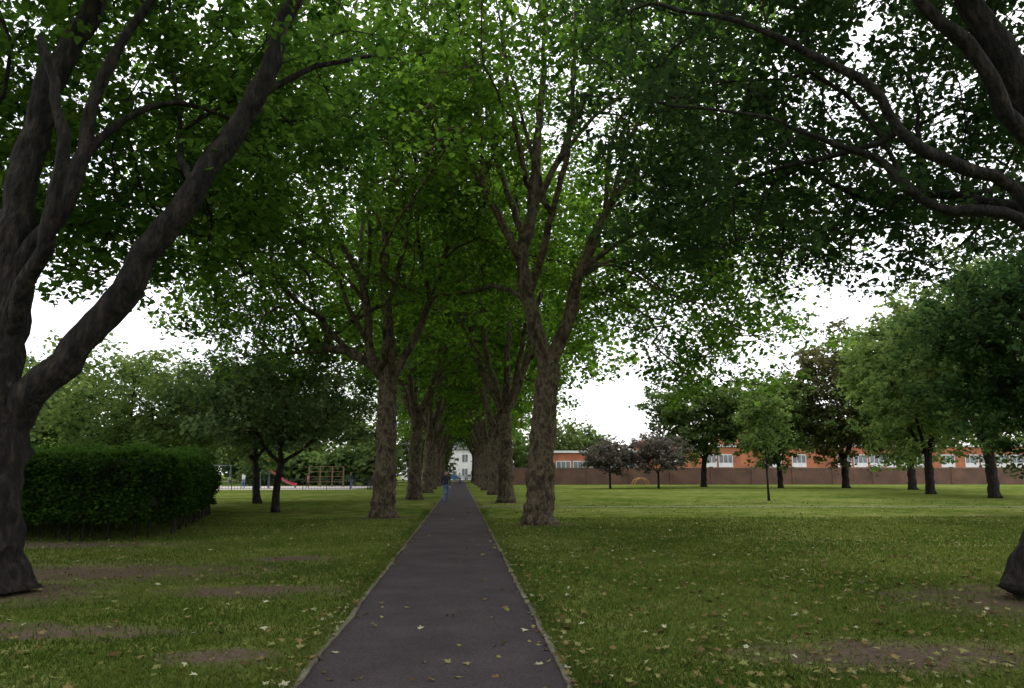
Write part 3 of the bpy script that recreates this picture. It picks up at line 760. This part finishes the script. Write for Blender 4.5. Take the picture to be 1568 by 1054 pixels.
for a in (-.46, .46):
    for b in (-.46, .46): g.tube([(a, b, 0), (a, b, 2.9)], [.05, .05], 8, 1)
sp = catmull([(.5, 0, 1.78), (1.2, 0, 1.35), (2.2, 0, .65), (3.0, 0, .3), (3.4, 0, .3)], .2)
V = []; F = []
for i, p in enumerate(sp):
    V += [(p[0], -.36, p[2] + .25), (p[0], -.33, p[2]), (p[0], .33, p[2]), (p[0], .36, p[2] + .25)]
    if i:
        a = 4 * i - 4
        for q in range(3): F.append((a + q, a + q + 1, a + q + 5, a + q + 4))
g.add(V, F, 0)
for s in (-.3, .3): g.tube([(-.5, s, 1.75), (-1.2, s, 0)], [.035, .035], 6, 1)
for i in range(6): t = (i + .5) / 6; g.tube([(-.5 - .7 * t, -.3, 1.75 * (1 - t)), (-.5 - .7 * t, .3, 1.75 * (1 - t))], [.025, .025], 6, 1)
g.add([(-.6, -.6, 2.9), (.6, -.6, 2.9), (.6, .6, 2.9), (-.6, .6, 2.9), (0, 0, 3.5)], [(0, 1, 4), (1, 2, 4), (2, 3, 4), (3, 0, 4), (3, 2, 1, 0)], 0)
g.tube([(3.3, .25, 0), (3.3, .25, .3)], [.04, .04], 6, 1); g.tube([(3.3, -.25, 0), (3.3, -.25, .3)], [.04, .04], 6, 1)
link(bpy.data.objects.new('tower_chute_ladder', g.mesh('slide', [M_red, M_blue])), e)
e = empty('swing_set', (-29, 95, 0), .1); g = Geo()
for xx in (-2, 2):
    for s in (-1, 1): g.tube([(xx, s * 1.0, 0), (xx, 0, 2.5)], [.05, .05], 8, 0)
g.tube([(-2.1, 0, 2.5), (2.1, 0, 2.5)], [.05, .05], 8, 0)
for xx in (-1, 1):
    for s in (-.22, .22): g.tube([(xx + s, 0, 2.5), (xx + s, .1, .5)], [.012, .012], 5, 0)
    g.box(xx - .25, 0, .46, xx + .25, .2, .5, 1)
link(bpy.data.objects.new('frame_and_seats', g.mesh('swing', [M_blue, M_metal])), e)
e = empty('climbing_frame', (-16, 96, 0), .2); g = Geo()
for xx in (-2, -.7, .7, 2):
    for yy in (-.8, .8): g.tube([(xx, yy, 0), (xx, yy, 2.4)], [.05, .05], 8, 0)
for zz in (.6, 1.2, 1.8, 2.4):
    for yy in (-.8, .8): g.tube([(-2, yy, zz), (2, yy, zz)], [.03, .03], 6, 0)
    for xx in (-2, -.7, .7, 2): g.tube([(xx, -.8, zz), (xx, .8, zz)], [.03, .03], 6, 1)
link(bpy.data.objects.new('posts_and_bars', g.mesh('climb', [M_wood, M_red])), e)
e = empty('orange_climbing_arch', (24.8, 108, 0), .2); g = Geo()
for yy in (-.5, .5):
    g.tube([(1.1 * math.cos(a), yy, .95 * math.sin(a)) for a in np.linspace(0, math.pi, 14)], [.05] * 14, 8, 0)
for a in np.linspace(.15, math.pi - .15, 9): g.tube([(1.1 * math.cos(a), -.5, .95 * math.sin(a)), (1.1 * math.cos(a), .5, .95 * math.sin(a))], [.035, .035], 6, 0)
link(bpy.data.objects.new('arch_bars', g.mesh('arch', [M_yel, M_red])), e)
g = Geo()
for (xa, ya, xb, yb) in ((-40, 78, -9, 78), (-9, 78, -8.6, 104)):
    Ls = math.hypot(xb - xa, yb - ya); k = int(Ls / .28)
    for i in range(k + 1):
        t = i / k; xx = xa + (xb - xa) * t; yy = ya + (yb - ya) * t; rr = .03 if i % 8 == 0 else .009
        g.box(xx - rr, yy - rr, 0, xx + rr, yy + rr, 1.15 if i % 8 == 0 else 1.02, 0)
    for zz in (.15, 1.0): g.tube([(xa, ya, zz), (xb, yb, zz)], [.018, .018], 4, 0)
link(bpy.data.objects.new('metal_railings', g.mesh('railings', [M_metal])))

# ---------------------------------------------------------------- people
M_skin = noisy_mat('skin', [(0.3, (.42, .24, .17)), (0.7, (.5, .3, .21))], rough=.6, bump=0)
M_hair = noisy_mat('hair', [(0.3, (.02, .013, .01)), (0.7, (.05, .03, .02))], scale=20, bump=.3)
M_shoe = noisy_mat('shoe', [(0.3, (.03, .03, .03)), (0.7, (.06, .06, .06))], bump=0)
M_jeans = noisy_mat('jeans', [(0.3, (.06, .12, .25)), (0.7, (.1, .19, .36))], scale=12, bump=.3)
def cloth(name, c): return noisy_mat(name, [(0.3, tuple(v * .75 for v in c)), (0.7, c)], scale=10, bump=.3)
def person(loc, heading, top, legs, stride=.2, scale=1.0):
    J = {'pel': ((0, 0, .96), (.15, .11)), 'spi': ((0, 0, 1.13), (.13, .1)), 'che': ((0, 0, 1.33), (.16, .115)), 'nkb': ((0, 0, 1.44), (.08, .07)), 'nk': ((0, .01, 1.5), (.055, .055)),
         'hd': ((0, .02, 1.58), (.075, .085)), 'hm': ((0, .02, 1.65), (.08, .095)), 'ht': ((0, .01, 1.71), (.055, .065))}
    E = [('pel', 'spi'), ('spi', 'che'), ('che', 'nkb'), ('nkb', 'nk'), ('nk', 'hd'), ('hd', 'hm'), ('hm', 'ht')]
    for s, nm in ((-1, 'l'), (1, 'r')):
        st = stride * s
        J[nm + 'sh'] = ((.19 * s, 0, 1.39), (.065, .065)); J[nm + 'el'] = ((.235 * s, -.4 * st, 1.12), (.045, .045)); J[nm + 'wr'] = ((.24 * s, -1.0 * st + .05, .88), (.028, .03)); J[nm + 'pa'] = ((.24 * s, -1.1 * st + .06, .82), (.022, .04))
        J[nm + 'hi'] = ((.095 * s, 0, .88), (.095, .1)); J[nm + 'kn'] = ((.1 * s, st * .55 + .03, .49), (.06, .065)); J[nm + 'an'] = ((.1 * s, st * 1.1, .1), (.04, .045)); J[nm + 'to'] = ((.11 * s, st * 1.1 + .16, .045), (.042, .035))
        E += [('che', nm + 'sh'), (nm + 'sh', nm + 'el'), (nm + 'el', nm + 'wr'), (nm + 'wr', nm + 'pa'), ('pel', nm + 'hi'), (nm + 'hi', nm + 'kn'), (nm + 'kn', nm + 'an'), (nm + 'an', nm + 'to')]
    ks = list(J); me = bpy.data.meshes.new('tmp'); me.from_pydata([J[k][0] for k in ks], [(ks.index(a), ks.index(b)) for a, b in E], [])
    ob = bpy.data.objects.new('tmp', me); COL.objects.link(ob)
    ob.modifiers.new('s', 'SKIN'); sb = ob.modifiers.new('u', 'SUBSURF'); sb.levels = 2; sb.render_levels = 2
    for i, k in enumerate(ks): me.skin_vertices[0].data[i].radius = J[k][1]; me.skin_vertices[0].data[i].use_root = (k == 'pel')
    dg = bpy.context.evaluated_depsgraph_get(); dg.update()
    m2 = bpy.data.meshes.new_from_object(ob.evaluated_get(dg))
    g = Geo(); V = np.array([v.co[:] for v in m2.vertices]); g.V.append(V); g.n = len(V)
    for p in m2.polygons:
        c = p.center; x, y, z = c
        if z > 1.49: mi = 1 if (y < .03 or z > 1.68) and z > 1.53 else 0
        elif abs(x) > .17 and z < .9: mi = 0
        elif z > .95: mi = 2
        elif z < .09: mi = 4
        else: mi = 3
        if abs(x) > .16 and z > .9 and z < 1.49: mi = 2
        g.F.extend(p.vertices[:]); g.C.append(len(p.vertices)); g.M.append(mi)
    for s, nm in ((-1, 'l'), (1, 'r')):
        p = np.array(J[nm + 'pa'][0])
        for i, ln in enumerate((.07, .08, .075, .06)):
            b = p + np.array([0, .028 - i * .018, -.01]); g.tube([b, b + np.array([-.004 * s, .004, -ln * .55]), b + np.array([-.018 * s, .012, -ln])], [.009, .008, .006], 6, 0)
        b = p + np.array([0, .035, .03]); g.tube([b, b + np.array([-.012 * s, .025, -.025]), b + np.array([-.018 * s, .03, -.055])], [.011, .009, .007], 6, 0)
        g.tube([(.078 * s, .01, 1.59), (.09 * s, 0, 1.62), (.082 * s, .0, 1.65)], [.01, .014, .008], 6, 0)
        g.tube([(.03 * s, .1, 1.625), (.03 * s, .112, 1.625)], [.01, .008], 8, 1)
    g.tube([(0, .1, 1.63), (0, .125, 1.595), (0, .11, 1.585)], [.008, .014, .008], 6, 0)
    g.tube([(-.02, .106, 1.56), (.02, .106, 1.56)], [.006, .006], 6, 5)
    bpy.data.objects.remove(ob)
    mo = bpy.data.objects.new('person', g.mesh('person', [M_skin, M_hair, top, legs, M_shoe, M_red], smooth=True))
    mo.location = loc; mo.rotation_euler = (0, 0, heading); mo.scale = (scale,) * 3; link(mo)
C_navy = cloth('navy_jacket', (.03, .035, .06)); C_white = cloth('white_shirt', (.6, .6, .6)); C_pink = cloth('pink_top', (.5, .12, .2)); C_blk = cloth('black_trousers', (.03, .03, .035))
person((-.80, 45.0, .008), math.pi, C_navy, M_jeans, .2)
person((-.1, 118, .008), 0, C_white, C_blk, .15)
person((-11.4, 84, .006), .8, C_navy, M_jeans, .05)
person((-17, 90, .006), 2.0, C_pink, C_blk, .1, .8)
person((-23, 86, .006), 2.6, C_white, M_jeans, .1)

# ---------------------------------------------------------------- world, sun, camera
EL, AZ = 48, 35
w = bpy.data.worlds.new('World'); scene.world = w; w.use_nodes = True
nt = w.node_tree; nt.nodes.clear()
sky = N(nt, 'ShaderNodeTexSky'); sky.sky_type = 'NISHITA'; sky.sun_disc = False
sky.sun_elevation = math.radians(EL); sky.sun_rotation = math.radians(AZ); sky.dust_density = 3
tc = N(nt, 'ShaderNodeTexCoord')
no = N(nt, 'ShaderNodeTexNoise', inp={'Scale': 2.2, 'Detail': 3, 'Roughness': .55}); nt.links.new(tc.outputs['Generated'], no.inputs['Vector'])
rr = ramp(nt, [(0.36, (.5, .5, .5)), (0.55, (.97, .97, .97))]); nt.links.new(no.outputs['Fac'], rr.inputs['Fac'])
mx = N(nt, 'ShaderNodeMix', data_type='RGBA'); nt.links.new(rr.outputs['Color'], mx.inputs[0])
nt.links.new(sky.outputs['Color'], mx.inputs[6]); mx.inputs[7].default_value = (12.9, 13.1, 13.6, 1)
bg = N(nt, 'ShaderNodeBackground', inp={'Strength': .15}); nt.links.new(mx.outputs[2], bg.inputs['Color'])
wo = N(nt, 'ShaderNodeOutputWorld'); nt.links.new(bg.outputs[0], wo.inputs['Surface'])

sl = bpy.data.lights.new('sun', 'SUN'); sl.energy = 1.5; sl.angle = math.radians(12); sl.color = (1, .96, .9)
so = bpy.data.objects.new('sun', sl); link(so)
d = Vector((math.sin(math.radians(AZ)) * math.cos(math.radians(EL)), math.cos(math.radians(AZ)) * math.cos(math.radians(EL)), math.sin(math.radians(EL))))
so.rotation_euler = d.to_track_quat('Z', 'Y').to_euler(); so.location = d * 60

cam = bpy.data.cameras.new('camera'); cam.sensor_width = 36; cam.lens = 27.46; cam.clip_end = 3000
co = bpy.data.objects.new('camera', cam); link(co)
co.location = (0, 0, 1.6); co.rotation_euler = (math.radians(90 + 9.4), 0, math.radians(-3.73))
scene.camera = co
